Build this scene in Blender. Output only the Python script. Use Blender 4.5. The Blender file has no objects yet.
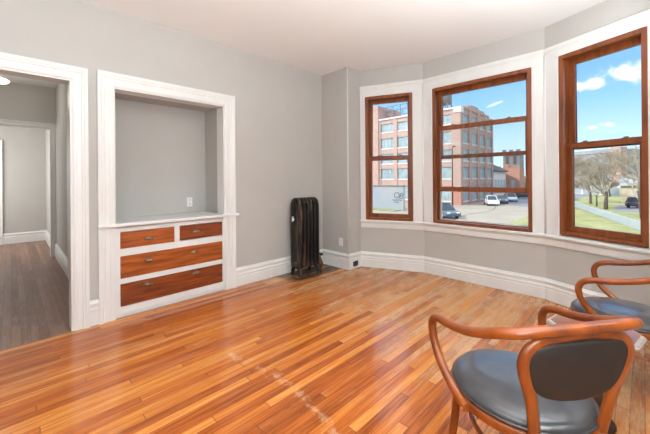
import bpy, bmesh, math, random
from mathutils import Vector, Matrix
random.seed(7)
S = bpy.context.scene
COL = S.collection

# ------------------------------------------------------------------ camera
HCAM = 1.30
F_PX, PY, YAW, ROLL = 316.55, 179.14, 0.78827, -0.00775
cam_d = bpy.data.cameras.new('camera')
cam = bpy.data.objects.new('camera', cam_d); COL.objects.link(cam)
cam_d.sensor_fit = 'HORIZONTAL'; cam_d.sensor_width = 36.0
cam_d.lens = 36.0 * F_PX / 650.0
cam_d.shift_y = -(217.0 - PY) / 650.0
cam_d.clip_start = 0.05; cam_d.clip_end = 2000
_r = Vector((math.cos(YAW), math.sin(YAW), 0)); _f = Vector((-math.sin(YAW), math.cos(YAW), 0)); _z = Vector((0, 0, 1))
_x = _r * math.cos(ROLL) + _z * math.sin(ROLL); _y = -_r * math.sin(ROLL) + _z * math.cos(ROLL)
M = Matrix((_x, _y, -_f)).transposed().to_4x4(); M.translation = (0, 0, HCAM)
cam.matrix_world = M
S.camera = cam

# ------------------------------------------------------------------ colour management
S.view_settings.view_transform = 'Standard'
S.view_settings.look = 'None'
S.view_settings.gamma = 1.0
S.view_settings.exposure = 0.55
S.view_settings.use_curve_mapping = False

# ------------------------------------------------------------------ sky
world = bpy.data.worlds.new('sky'); S.world = world; world.use_nodes = True
def build_world():
    nt = world.node_tree; N = nt.nodes; L = nt.links; N.clear()
    out = N.new('ShaderNodeOutputWorld'); bg = N.new('ShaderNodeBackground')
    L.new(bg.outputs[0], out.inputs[0])
    tc = N.new('ShaderNodeTexCoord'); sep = N.new('ShaderNodeSeparateXYZ'); L.new(tc.outputs['Generated'], sep.inputs[0])
    ramp = N.new('ShaderNodeValToRGB'); L.new(sep.outputs['Z'], ramp.inputs[0])
    el = ramp.color_ramp.elements
    el[0].position = 0.0; el[0].color = (0.66, 0.83, 0.97, 1)
    el[1].position = 0.10; el[1].color = (0.50, 0.74, 0.96, 1)
    for p, c in ((0.19, (0.27, 0.56, 0.92, 1)), (0.30, (0.16, 0.41, 0.84, 1)), (0.40, (0.5, 0.75, 1.2, 1)), (0.6, (1.3, 1.45, 1.6, 1))):
        e = el.new(p); e.color = c
    # clouds: soft ellipses around given directions broken up by noise
    noise = N.new('ShaderNodeTexNoise'); noise.inputs['Scale'].default_value = 26; noise.inputs['Detail'].default_value = 6
    L.new(tc.outputs['Generated'], noise.inputs['Vector'])
    cur = ramp.outputs[0]
    for (d, w, h, k, amp) in (((-0.020, .973, .231), .085, .030, 1.0, .85), ((-0.085, .975, .218), .06, .020, .95, .85), ((-0.055, .991, .123), .021, .009, .85, 1.0), ((-0.085, .989, .118), .012, .005, .6, 1.0),
                         ((-0.08, .99, .075), .024, .010, .8, 1.0), ((-0.277, .939, .203), .026, .0055, .7, 1.2), ((0.3, .9, .3), .2, .05, .9, 1.2), ((-.7, .6, .35), .2, .05, .9, 1.2)):
        dv = Vector(d).normalized(); t = Vector((dv.y, -dv.x, 0)).normalized(); u = t.cross(dv).normalized()
        if u.z < 0: u = -u
        if abs(d[0] + .277) < 1e-6:
            t, u = (t + .32 * u).normalized(), (u - .32 * t).normalized()
        def dot(v):
            n = N.new('ShaderNodeVectorMath'); n.operation = 'DOT_PRODUCT'; L.new(tc.outputs['Generated'], n.inputs[0]); n.inputs[1].default_value = v; return n.outputs['Value']
        def m(op, a, b=None):
            n = N.new('ShaderNodeMath'); n.operation = op
            for i, q in enumerate((a, b)):
                if q is None: continue
                if isinstance(q, (int, float)): n.inputs[i].default_value = q
                else: L.new(q, n.inputs[i])
            return n.outputs[0]
        a = m('DIVIDE', m('SUBTRACT', dot(t), dv.dot(t)), w); b = m('DIVIDE', m('SUBTRACT', dot(u), dv.dot(u)), h)
        rr = m('SQRT', m('ADD', m('MULTIPLY', a, a), m('MULTIPLY', b, b)))
        v = m('ADD', m('SUBTRACT', 1.0, rr), m('MULTIPLY', m('SUBTRACT', noise.outputs['Fac'], .5), 3.2 * amp))
        front = m('GREATER_THAN', dot(dv), 0.2)
        mr = N.new('ShaderNodeMapRange'); mr.interpolation_type = 'SMOOTHSTEP'
        mr.inputs['From Min'].default_value = -.05; mr.inputs['From Max'].default_value = .75; mr.inputs['To Max'].default_value = k
        L.new(v, mr.inputs['Value'])
        fac = m('MULTIPLY', mr.outputs[0], front)
        mix = N.new('ShaderNodeMixRGB'); L.new(fac, mix.inputs[0]); L.new(cur, mix.inputs[1]); mix.inputs[2].default_value = (.97, .98, 1, 1)
        cur = mix.outputs[0]
    L.new(cur, bg.inputs['Color'])
    bg.inputs['Strength'].default_value = 1.0
build_world()

def add_light(name, kind, loc, energy, color=(1, 1, 1), size=1.0, size_y=None, aim=None, angle=None):
    d = bpy.data.lights.new(name, kind); o = bpy.data.objects.new(name, d); COL.objects.link(o)
    o.location = loc; d.energy = energy; d.color = color
    if kind == 'AREA':
        d.shape = 'RECTANGLE'; d.size = size; d.size_y = size_y or size
    if kind == 'SUN' and angle: d.angle = angle
    if kind == 'POINT': d.shadow_soft_size = size
    if aim is not None:
        o.rotation_euler = (Vector(aim) - Vector(loc)).to_track_quat('-Z', 'Y').to_euler()
    return o
add_light('sun', 'SUN', (0, 0, 40), 3.5, (1.0, .94, .85), aim=Vector((0, 0, 40)) + Vector((.45, .65, -.62)), angle=math.radians(.6))
# unseen fill lamps added to brighten the room, aimed at the ceiling and left wall
add_light('ceiling_fill', 'AREA', (-.3, -1.0, 1.5), 42, (.88, .95, 1.0), 1.6, 1.1, aim=(-.3, -1.0, 3))
add_light('ceiling_fill', 'AREA', (.36, 1.4, 1.6), 96, (.88, .95, 1.0), .5, 2.6, aim=(.36, 1.2, 3))
add_light('side_fill', 'AREA', (.64, .5, 1.6), 34, (.90, .96, 1.0), 1.6, 1.6, aim=(-3, 1.0, 1.4))

# ------------------------------------------------------------------ materials
def srgb(r, g, b):
    def c(v):
        v /= 255.0
        return v / 12.92 if v <= .04045 else ((v + .055) / 1.055) ** 2.4
    return (c(r), c(g), c(b), 1)
MATS = {}
def mat(name, col, rough=.5, metal=0.0, noise=None, bump=None, coat=0.0, emit=None, spec=None):
    """noise = (scale, second colour, amount, stretch vector); bump = (scale, strength)"""
    m = bpy.data.materials.new(name); m.use_nodes = True; nt = m.node_tree; N = nt.nodes; L = nt.links
    p = N['Principled BSDF']; p.inputs['Base Color'].default_value = col; p.inputs['Roughness'].default_value = rough; p.inputs['Metallic'].default_value = metal
    if coat: p.inputs['Coat Weight'].default_value = coat; p.inputs['Coat Roughness'].default_value = .12
    if spec is not None: p.inputs['Specular IOR Level'].default_value = spec
    tc = N.new('ShaderNodeTexCoord')
    if noise:
        sc, c2, amt, st = noise[:4]
        mp = N.new('ShaderNodeMapping'); mp.inputs['Scale'].default_value = st; L.new(tc.outputs['Object'], mp.inputs[0])
        nz = N.new('ShaderNodeTexNoise'); nz.inputs['Scale'].default_value = sc; nz.inputs['Detail'].default_value = 5; L.new(mp.outputs[0], nz.inputs['Vector'])
        mr = N.new('ShaderNodeMapRange'); mr.inputs['From Min'].default_value = .35 if len(noise) < 5 else noise[4]; mr.inputs['From Max'].default_value = .68; mr.inputs['To Max'].default_value = amt; L.new(nz.outputs['Fac'], mr.inputs[0])
        mx = N.new('ShaderNodeMixRGB'); L.new(mr.outputs[0], mx.inputs[0]); mx.inputs[1].default_value = col; mx.inputs[2].default_value = c2
        L.new(mx.outputs[0], p.inputs['Base Color'])
    if bump:
        nb = N.new('ShaderNodeTexNoise'); nb.inputs['Scale'].default_value = bump[0]; nb.inputs['Detail'].default_value = 4; L.new(tc.outputs['Object'], nb.inputs['Vector'])
        b = N.new('ShaderNodeBump'); b.inputs['Strength'].default_value = bump[1]; b.inputs['Distance'].default_value = .01; L.new(nb.outputs['Fac'], b.inputs['Height']); L.new(b.outputs[0], p.inputs['Normal'])
    if emit:
        p.inputs['Emission Color'].default_value = emit[0]; p.inputs['Emission Strength'].default_value = emit[1]
    MATS[name] = m; return m

mat('wall_paint', srgb(189, 186, 181), .75, noise=(3, srgb(183, 180, 175), .5, (1, 1, 1)), bump=(90, .05))
mat('ceiling_paint', srgb(245, 244, 243), .85, bump=(60, .04))
mat('white_trim', srgb(228, 228, 226), .35, noise=(9, srgb(220, 219, 215), .5, (1, 1, .3)))
mat('window_wood', srgb(146, 79, 38), .38, noise=(22, srgb(104, 50, 20), .9, (1, 1, .12)), coat=.2)
mat('drawer_wood', srgb(184, 96, 36), .36, noise=(16, srgb(106, 44, 18), .85, (1, .16, 1.6)), coat=.25)
mat('drawer_wood_dark', srgb(152, 74, 32), .36, noise=(16, srgb(84, 34, 16), .9, (1, .16, 1.6)), coat=.25)
mat('bentwood', srgb(162, 80, 18), .3, noise=(14, srgb(108, 46, 8), .9, (1, 1, .35)), coat=.35)
mat('black_leather', srgb(44, 46, 50), .34, noise=(14, srgb(70, 72, 76), .6, (1, 1, 1)), bump=(220, .05), spec=.8, coat=.8)
mat('brown_leather', srgb(40, 31, 27), .55, bump=(220, .1))
mat('aged_bronze', srgb(150, 128, 108), .36, .7, noise=(40, srgb(70, 56, 46), .7, (1, 1, 1)))
mat('cast_iron', srgb(26, 25, 24), .36, .2, noise=(7, srgb(110, 84, 62), .8, (1.8, 1.8, .4), .52), bump=(60, .2))
mat('black_plastic', srgb(22, 22, 22), .4)
mat('white_plastic', srgb(238, 238, 236), .3)
mat('slot_dark', srgb(60, 58, 55), .5)
mat('brass', srgb(128, 88, 58), .4, .7, noise=(60, srgb(80, 50, 32), .7, (1, 1, 1)))
mat('lamp_glow', srgb(255, 248, 235), .4, emit=((1, .95, .86, 1), 5))
mat('table_wood', srgb(142, 92, 74), .3, noise=(10, srgb(112, 66, 50), .8, (.2, 1, 1)), coat=.3)
mat('table_edge', srgb(178, 168, 160), .3, noise=(20, srgb(140, 118, 106), .5, (1, 1, 1)))
mat('table_base', srgb(58, 38, 30), .4)
# outside
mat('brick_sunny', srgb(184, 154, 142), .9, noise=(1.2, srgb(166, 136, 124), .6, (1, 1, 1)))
mat('brick_shaded', srgb(176, 142, 132), .9, noise=(1.2, srgb(156, 124, 114), .6, (1, 1, 1)))  # darker copy of the factory brick, side wall shade put into the colour
mat('brick_orange', srgb(178, 130, 112), .9, noise=(1.5, srgb(160, 112, 92), .6, (1, 1, 1)))
mat('stone_pale', srgb(222, 208, 198), .9)
mat('factory_glass', srgb(160, 178, 182), .4, noise=(.9, srgb(122, 142, 148), .8, (1, 1, 1)))
mat('factory_muntin', srgb(160, 172, 174), .6)
mat('roof_dark', srgb(66, 66, 70), .9)
mat('roof_grey', srgb(150, 152, 156), .9, noise=(.5, srgb(128, 132, 138), .6, (1, 1, 1)))
mat('steel_rust', srgb(120, 122, 124), .7, noise=(.8, srgb(96, 90, 88), .6, (1, 1, 1)))
mat('concrete', srgb(154, 146, 134), .95, noise=(.25, srgb(138, 131, 120), .7, (1, 1, 1)))
mat('asphalt', srgb(126, 128, 134), .95, noise=(.4, srgb(108, 110, 118), .6, (1, 1, 1)))
mat('crack', srgb(84, 80, 74), .95)
mat('grass', srgb(122, 132, 76), .95, noise=(.5, srgb(158, 152, 112), .9, (1, 1, 1)))
mat('bark', srgb(88, 76, 66), .95, noise=(3, srgb(66, 56, 48), .7, (1, 1, .3)))
mat('twig', srgb(154, 142, 124), .95)
mat('picket_white', srgb(168, 178, 182), .8)
mat('mural_wall', srgb(142, 153, 166), .9, noise=(.3, srgb(166, 161, 146), .9, (1, 1, .6)))
mat('mural_ink', srgb(70, 74, 84), .9)
mat('car_blue', srgb(92, 104, 118), .25, .3, coat=.5)
mat('car_white', srgb(228, 232, 236), .25, coat=.5)
mat('car_grey', srgb(92, 98, 108), .3, .3, coat=.5)
mat('car_silver', srgb(196, 202, 208), .25, .3, coat=.5)
mat('car_dark', srgb(48, 54, 64), .3, .2, coat=.5)
mat('car_glass', srgb(44, 56, 68), .08)
mat('tyre', srgb(32, 32, 34), .8)
mat('hub', srgb(160, 162, 166), .4, .6)
mat('beige_siding', srgb(190, 178, 154), .9)
mat('hedge_green', srgb(96, 104, 74), .95, noise=(.3, srgb(128, 124, 100), .8, (1, 1, 1)))

def make_glass():
    m = bpy.data.materials.new('window_glass'); m.use_nodes = True; nt = m.node_tree; N = nt.nodes; L = nt.links; N.clear()
    out = N.new('ShaderNodeOutputMaterial'); mx = N.new('ShaderNodeMixShader'); tr = N.new('ShaderNodeBsdfTransparent'); gl = N.new('ShaderNodeBsdfGlossy')
    gl.inputs['Roughness'].default_value = .02; tr.inputs[0].default_value = (.985, .99, .99, 1)
    fr = N.new('ShaderNodeFresnel'); fr.inputs[0].default_value = 1.45
    ml = N.new('ShaderNodeMath'); ml.operation = 'MULTIPLY'; ml.inputs[1].default_value = .9; L.new(fr.outputs[0], ml.inputs[0])
    L.new(ml.outputs[0], mx.inputs[0]); L.new(tr.outputs[0], mx.inputs[1]); L.new(gl.outputs[0], mx.inputs[2]); L.new(mx.outputs[0], out.inputs[0])
    MATS['window_glass'] = m
make_glass()

def make_floor(name, along_y, ramp_cols, gloss, wear_cols, width=.058, hall=False):
    m = bpy.data.materials.new(name); m.use_nodes = True; nt = m.node_tree; N = nt.nodes; L = nt.links
    p = N['Principled BSDF']
    def mth(op, a, b=None, c=None):
        n = N.new('ShaderNodeMath'); n.operation = op
        for i, q in enumerate((a, b, c)):
            if q is None: continue
            if isinstance(q, (int, float)): n.inputs[i].default_value = q
            else: L.new(q, n.inputs[i])
        return n.outputs[0]
    def mapr(v, a, b, c=0.0, d=1.0, smooth=True):
        n = N.new('ShaderNodeMapRange'); n.inputs['From Min'].default_value = a; n.inputs['From Max'].default_value = b; n.inputs['To Min'].default_value = c; n.inputs['To Max'].default_value = d
        if smooth: n.interpolation_type = 'SMOOTHSTEP'
        L.new(v, n.inputs['Value']); return n.outputs[0]
    def comb(x, y, z=0.0):
        n = N.new('ShaderNodeCombineXYZ')
        for i, q in enumerate((x, y, z)):
            if isinstance(q, (int, float)): n.inputs[i].default_value = q
            else: L.new(q, n.inputs[i])
        return n.outputs[0]
    def nz(vec, sc, det=4, rough=.55):
        n = N.new('ShaderNodeTexNoise'); n.inputs['Scale'].default_value = sc; n.inputs['Detail'].default_value = det; n.inputs['Roughness'].default_value = rough; L.new(vec, n.inputs['Vector']); return n.outputs['Fac']
    def wn(vec):
        n = N.new('ShaderNodeTexWhiteNoise'); n.noise_dimensions = '3D'; L.new(vec, n.inputs['Vector']); return n.outputs['Value']
    def mix(f, a, b, mode='MIX'):
        n = N.new('ShaderNodeMixRGB'); n.blend_type = mode
        for i, q in enumerate((f, a, b)):
            if isinstance(q, (int, float)): n.inputs[i].default_value = q
            elif isinstance(q, tuple): n.inputs[i].default_value = q
            else: L.new(q, n.inputs[i])
        return n.outputs[0]
    tc = N.new('ShaderNodeTexCoord'); sp = N.new('ShaderNodeSeparateXYZ'); L.new(tc.outputs['Object'], sp.inputs[0])
    X, Y = sp.outputs[0], sp.outputs[1]
    A, B = (X, Y) if along_y else (Y, X)       # A across the boards, B along them
    row = mth('DIVIDE', A, width); ri = mth('FLOOR', row); rf = mth('FRACT', row)
    off = mth('MULTIPLY', wn(comb(ri, 3.3)), 5.0)
    ln = mth('DIVIDE', mth('ADD', B, off), 1.35); li = mth('FLOOR', ln); lf = mth('FRACT', ln)
    tone = wn(comb(ri, li, 1.7)); tone2 = wn(comb(ri, li, 9.1))
    gv = comb(mth('MULTIPLY', A, 60), mth('ADD', mth('MULTIPLY', B, 2.6), mth('MULTIPLY', tone2, 30)), mth('MULTIPLY', tone, 40))
    grain = nz(gv, 1.0, 6, .62)
    t = mth('ADD', mth('MULTIPLY', tone, .62), mth('MULTIPLY', mapr(grain, .3, .72), .42))
    rp = N.new('ShaderNodeValToRGB'); L.new(t, rp.inputs[0]); el = rp.color_ramp.elements
    el[0].position = 0.05; el[0].color = ramp_cols[0]; el[1].position = .98; el[1].color = ramp_cols[-1]
    for i, c in enumerate(ramp_cols[1:-1]):
        e = el.new(.05 + .93 * (i + 1) / (len(ramp_cols) - 1)); e.color = c
    col = rp.outputs[0]
    big = nz(comb(X, Y), 1.3, 5, .6); mid = nz(comb(mth('MULTIPLY', A, 3.0), B), 3.2, 6, .65)
    fine = nz(comb(mth('MULTIPLY', A, 30), mth('MULTIPLY', B, 4)), 1.6, 5, .7)
    if not hall:
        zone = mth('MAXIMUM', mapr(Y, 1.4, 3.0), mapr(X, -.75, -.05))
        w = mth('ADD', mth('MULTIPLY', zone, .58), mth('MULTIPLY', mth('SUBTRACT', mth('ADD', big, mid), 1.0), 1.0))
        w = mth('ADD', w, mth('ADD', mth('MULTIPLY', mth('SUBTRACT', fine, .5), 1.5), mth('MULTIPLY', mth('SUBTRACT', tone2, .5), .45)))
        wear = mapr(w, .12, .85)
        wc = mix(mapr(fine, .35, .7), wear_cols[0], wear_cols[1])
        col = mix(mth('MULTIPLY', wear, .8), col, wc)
        # pale scuff arc where something was dragged across the boards
        sx = mth('ADD', X, mth('MULTIPLY', mth('SUBTRACT', nz(comb(X, Y), 5, 4), .5), .18))
        sy = mth('ADD', Y, mth('MULTIPLY', mth('SUBTRACT', nz(comb(Y, X), 6, 4), .5), .16))
        line = mth('ABSOLUTE', mth('SUBTRACT', sy, mth('ADD', 1.235, mth('MULTIPLY', mth('POWER', mth('ABSOLUTE', mth('ADD', sx, 1.6)), 2.0), -.22))))
        inx = mth('MULTIPLY', mth('GREATER_THAN', X, -2.2), mth('LESS_THAN', X, -.95))
        sc = mth('MULTIPLY', mth('MULTIPLY', mapr(line, .045, .004), inx), mapr(nz(comb(X, Y), 16, 4, .7), .44, .62))
        col = mix(mth('MULTIPLY', sc, .38), col, srgb(236, 200, 160))
        # dark sooty boards under the radiator
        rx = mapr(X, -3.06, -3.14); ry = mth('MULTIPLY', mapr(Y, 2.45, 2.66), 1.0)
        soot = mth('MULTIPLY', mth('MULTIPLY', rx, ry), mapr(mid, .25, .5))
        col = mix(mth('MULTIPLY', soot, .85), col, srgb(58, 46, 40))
        dirt = mapr(nz(comb(mth('MULTIPLY', A, 5), B, 4.0), 2.3, 5, .7), .64, .78)
        col = mix(mth('MULTIPLY', dirt, .45), col, srgb(110, 62, 34))
    else:
        wear = mapr(mth('ADD', mid, mth('MULTIPLY', mth('SUBTRACT', fine, .5), 1.2)), .5, .72)
        col = mix(mth('MULTIPLY', wear, .55), col, wear_cols[0])
        strip = mapr(X, -3.74, -3.66)
        col = mix(mth('MULTIPLY', strip, .0), col, wear_cols[1])
    # joints
    ga = mth('MINIMUM', rf, mth('SUBTRACT', 1.0, rf)); gl = mth('MINIMUM', lf, mth('SUBTRACT', 1.0, lf))
    gap = mth('MAXIMUM', mapr(ga, .045, .015), mapr(gl, .003, .001))
    col = mix(mth('MULTIPLY', gap, .62), col, (.06, .025, .01, 1))
    L.new(col, p.inputs['Base Color'])
    rgh = mth('ADD', gloss, mth('MULTIPLY', wear, .16)); rgh = mth('ADD', rgh, mth('MULTIPLY', mth('SUBTRACT', fine, .5), .14))
    L.new(rgh, p.inputs['Roughness']); p.inputs['Specular IOR Level'].default_value = .5
    bp = N.new('ShaderNodeBump'); bp.inputs['Strength'].default_value = .25; bp.inputs['Distance'].default_value = .003
    hgt = mth('ADD', mth('MULTIPLY', mth('SUBTRACT', 1.0, gap), .8), mth('ADD', mth('MULTIPLY', grain, .15), mth('MULTIPLY', tone, .2)))
    L.new(hgt, bp.inputs['Height']); L.new(bp.outputs[0], p.inputs['Normal'])
    MATS[name] = m
make_floor('floor_boards', True, [srgb(132, 62, 20), srgb(182, 94, 34), srgb(208, 122, 47), srgb(228, 156, 80)], .15, [srgb(216, 176, 128), srgb(190, 138, 88)])
make_floor('hall_boards', False, [srgb(104, 70, 56), srgb(136, 98, 80), srgb(160, 122, 102)], .34, [srgb(168, 158, 150), srgb(160, 100, 60)], hall=True)

# ------------------------------------------------------------------ mesh helpers
class MB:
    def __init__(s): s.bm = bmesh.new(); s.mats = []
    def mi(s, name):
        if name is None: return 0
        if name not in s.mats: s.mats.append(name)
        return s.mats.index(name)
    def face(s, vs, m=None, smooth=False):
        try: f = s.bm.faces.new(vs)
        except ValueError: return None
        f.material_index = s.mi(m); f.smooth = smooth; return f
    def hexa(s, pts, m=None):
        v = [s.bm.verts.new(p) for p in pts]   # 0-3 bottom loop, 4-7 top loop
        for q in ((3, 2, 1, 0), (4, 5, 6, 7), (0, 1, 5, 4), (1, 2, 6, 5), (2, 3, 7, 6), (3, 0, 4, 7)):
            s.face([v[i] for i in q], m)
    def box(s, x0, x1, y0, y1, z0, z1, m=None, T=None):
        pts = [(x0, y0, z0), (x1, y0, z0), (x1, y1, z0), (x0, y1, z0), (x0, y0, z1), (x1, y0, z1), (x1, y1, z1), (x0, y1, z1)]
        if T: pts = [T(*p) for p in pts]
        s.hexa(pts, m)
    def tube(s, pts, rad, m=None, n=10, cap=True, up=None, sq=1.0):
        """rad: number / list / list of (a, b); rings follow the path by parallel transport"""
        P = [Vector(p) for p in pts]; k = len(P)
        tang = [(P[min(i + 1, k - 1)] - P[max(i - 1, 0)]).normalized() for i in range(k)]
        u = Vector(up) if up else (Vector((0, 0, 1)) if abs(tang[0].z) < .9 else Vector((1, 0, 0)))
        rings = []
        for i in range(k):
            t = tang[i]; u = (u - t * u.dot(t)).normalized(); w = t.cross(u)
            r = rad[min(i, len(rad) - 1)] if isinstance(rad, list) else rad
            a, b = r if isinstance(r, (list, tuple)) else (r, r)
            rings.append([s.bm.verts.new(P[i] + u * a * math.copysign(abs(math.sin(q)) ** sq, math.sin(q)) + w * b * math.copysign(abs(math.cos(q)) ** sq, math.cos(q))) for q in [2 * math.pi * j / n for j in range(n)]])
        for i in range(k - 1):
            for j in range(n):
                s.face([rings[i][j], rings[i + 1][j], rings[i + 1][(j + 1) % n], rings[i][(j + 1) % n]], m, True)
        if cap:
            s.face(rings[0][:], m); s.face(rings[-1][::-1], m)
    def lathe(s, prof, c, m=None, n=20, axis='z', smooth=True):
        rings = []
        for (r, h) in prof:
            ring = []
            for j in range(n):
                q = 2 * math.pi * j / n; a, b = r * math.cos(q), r * math.sin(q)
                d = {'z': (a, b, h), 'x': (h, a, b), 'y': (b, h, a)}[axis]
                ring.append(s.bm.verts.new((c[0] + d[0], c[1] + d[1], c[2] + d[2])))
            rings.append(ring)
        for i in range(len(rings) - 1):
            for j in range(n):
                s.face([rings[i][j], rings[i][(j + 1) % n], rings[i + 1][(j + 1) % n], rings[i + 1][j]], m, smooth)
        s.face(rings[0][::-1], m); s.face(rings[-1], m)
    def prism(s, poly, f0, f1, m=None):
        """poly: 2-D points, f0 / f1 map a 2-D point to the two end faces"""
        a = [s.bm.verts.new(f0(*p)) for p in poly]; b = [s.bm.verts.new(f1(*p)) for p in poly]; n = len(poly)
        s.face(a[::-1], m); s.face(b, m)
        for i in range(n): s.face([a[i], a[(i + 1) % n], b[(i + 1) % n], b[i]], m)
    def build(s, name, m=None, parent=None, bevel=0, seg=2, smooth_angle=None, subsurf=0, loc=None):
        bmesh.ops.remove_doubles(s.bm, verts=s.bm.verts, dist=1e-6)
        bmesh.ops.recalc_face_normals(s.bm, faces=s.bm.faces)
        me = bpy.data.meshes.new(name)
        if loc is not None: bmesh.ops.translate(s.bm, verts=s.bm.verts, vec=-Vector(loc))
        s.bm.to_mesh(me); s.bm.free()
        names = s.mats or [m]
        if m and not s.mats: names = [m]
        for q in names: me.materials.append(MATS[q])
        o = bpy.data.objects.new(name, me); COL.objects.link(o)
        if parent is not None: o.parent = parent
        if loc is not None: o.location = loc
        if subsurf:
            md = o.modifiers.new('sub', 'SUBSURF'); md.levels = subsurf; md.render_levels = subsurf
            for p in me.polygons: p.use_smooth = True
        if bevel:
            md = o.modifiers.new('bevel', 'BEVEL'); md.width = bevel; md.segments = seg; md.limit_method = 'ANGLE'; md.angle_limit = math.radians(40)
        return o
def tag(o, label=None, cat=None, group=None, kind=None):
    if label: o['label'] = label
    if cat: o['category'] = cat
    if group: o['group'] = group
    if kind: o['kind'] = kind
    return o
def struct(o, label=None, cat=None): return tag(o, label, cat, None, 'structure')
def thing(name, label, cat, loc=(0, 0, 0), rz=0, group=None):
    o = bpy.data.objects.new(name, None); COL.objects.link(o); o.location = loc; o.rotation_euler = (0, 0, rz); o.empty_display_size = .1
    return tag(o, label, cat, group)
def copy_tree(o, parent=None):
    c = o.copy(); COL.objects.link(c)
    if parent is not None: c.parent = parent
    for ch in list(o.children): copy_tree(ch, c)
    return c
def catmull(pts, per=6):
    P = [Vector(p) for p in pts]; out = []
    for i in range(len(P) - 1):
        a, b, c, d = P[max(i - 1, 0)], P[i], P[i + 1], P[min(i + 2, len(P) - 1)]
        for k in range(per):
            t = k / per
            out.append(.5 * ((2 * b) + (c - a) * t + (2 * a - 5 * b + 4 * c - d) * t * t + (3 * b - a - 3 * c + d) * t ** 3))
    out.append(P[-1]); return out
def mitre(path):
    """interior side normals (right hand of the path) with mitre lengths"""
    P = [Vector(p) for p in path]; out = []
    for i in range(len(P)):
        ns = []
        if i > 0: d = (P[i] - P[i - 1]).normalized(); ns.append(Vector((d.y, -d.x)))
        if i < len(P) - 1: d = (P[i + 1] - P[i]).normalized(); ns.append(Vector((d.y, -d.x)))
        if len(ns) == 1: out.append(ns[0])
        else:
            h = (ns[0] + ns[1]).normalized(); out.append(h / max(.3, h.dot(ns[0])))
    return out
def sweep(mb, path, prof, i0=0, i1=None, m=None):
    """closed profile of (offset into the room, z) carried along path[i0..i1] with mitred corners"""
    i1 = len(path) - 1 if i1 is None else i1; nn = mitre(path); rings = []
    for i in range(i0, i1 + 1):
        rings.append([mb.bm.verts.new((path[i][0] + nn[i].x * d, path[i][1] + nn[i].y * d, z)) for d, z in prof])
    n = len(prof)
    for a, b in zip(rings, rings[1:]):
        for j in range(n): mb.face([a[j], a[(j + 1) % n], b[(j + 1) % n], b[j]], m)
    mb.face(rings[0][::-1], m); mb.face(rings[-1], m)

# ------------------------------------------------------------------ room shell
H = 2.90
XW = -3.5; YC = 3.421; PX = -2.973; XR = .68; YB = -1.7
E_, P_, Q_, R_, G_ = (-2.973, 3.694), (-2.136, 4.05), (-.734, 4.05), (.103, 3.69), (.103, YC)
XH = -7.15        # end wall of the hall
mb = MB(); mb.box(XW + .01, XR + .15, YB - .15, 4.35, -.12, 0); struct(mb.build('floor', 'floor_boards'), 'worn orange strip wood floor of the room', 'floor')
mb = MB(); mb.box(-9.6, XW + .01, -1.4, 2.1, -.12, 0); struct(mb.build('floor_hall', 'hall_boards'), 'scuffed grey brown wood floor of the hallway', 'floor')
mb = MB(); mb.box(XW - .15, XR + .15, YB - .15, 4.4, H, H + .15); struct(mb.build('ceiling', 'ceiling_paint'), 'plain white ceiling of the room', 'ceiling')

DY0, DY1, DZ = -.55, .385, 2.185      # hall doorway
NY0, NY1, NZ = .69, 1.80, 2.178      # niche opening
mb = MB()
x0, x1 = XW - .14, XW
for (a, b, c, d) in ((YB - .15, DY0, 0, H), (DY0, DY1, DZ, H), (DY1, NY0, 0, H), (NY0, NY1, NZ, H), (NY1, YC + .15, 0, H)):
    mb.box(x0, x1, a, b, c, d)
struct(mb.build('wall_left', 'wall_paint'), 'grey painted wall with the doorway and the niche', 'wall')
mb = MB(); mb.box(XR, XR + .15, YB - .15, YC + .15, 0, H); struct(mb.build('wall_right', 'wall_paint'))
mb = MB(); mb.box(XW - .14, XR + .15, YB - .15, YB, 0, H); struct(mb.build('wall_rear', 'wall_paint'))
mb = MB(); mb.box(XW, PX, YC, E_[1] + .3, 0, H); struct(mb.build('wall_pillar', 'wall_paint'), 'grey pier in the corner beside the bay window', 'wall')
mb = MB(); mb.box(G_[0], XR + .15, YC, R_[1] + .3, 0, H); struct(mb.build('wall_pillar_right', 'wall_paint'))

# niche recess
XN = -4.06
mb = MB()
mb.box(XN - .1, XN, NY0 - .12, NY1 + .12, 0, NZ + .12)
mb.box(XN, XW - .14, NY0 - .12, NY0 - .02, 0, NZ + .12)
mb.box(XN, XW - .14, NY1 + .02, NY1 + .12, 0, NZ + .12)
mb.box(XN, XW - .14, NY0 - .02, NY1 + .02, NZ + .02, NZ + .12)
struct(mb.build('wall_niche', 'wall_paint'), 'grey back and sides of the shelved niche', 'wall')

# bay walls with window openings
def seg_T(A, B):
    a = Vector(A); d = (Vector(B) - a).normalized(); n = Vector((-d.y, d.x))     # outward = left of the path
    def T(s, dd, z): p = a + d * s + n * dd; return (p.x, p.y, z)
    T.len = (Vector(B) - a).length
    return T
TA, TB, TC = seg_T(E_, P_), seg_T(P_, Q_), seg_T(Q_, R_)
WIN = {'A': (TA, .087, .765, .705, 2.50), 'B': (TB, .138, 1.282, .708, 2.502), 'C': (TC, .148, .84, .722, 2.532)}
WD = .22
for nm, key in (('wall_bay_left', 'A'), ('wall_bay_center', 'B'), ('wall_bay_right', 'C')):
    T, s0, s1, z0, z1 = WIN[key]; L_ = T.len; mb = MB(); e = .06
    g = .012
    mb.box(-e, s0 - g, 0, WD, 0, H, T=T); mb.box(s1 + g, L_ + e, 0, WD, 0, H, T=T)
    mb.box(s0 - g, s1 + g, 0, WD, 0, z0 - g, T=T); mb.box(s0 - g, s1 + g, 0, WD, z1 + g, H, T=T)
    # clip the ends where the walls meet inside the room
    struct(mb.build(nm, 'wall_paint'))

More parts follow.
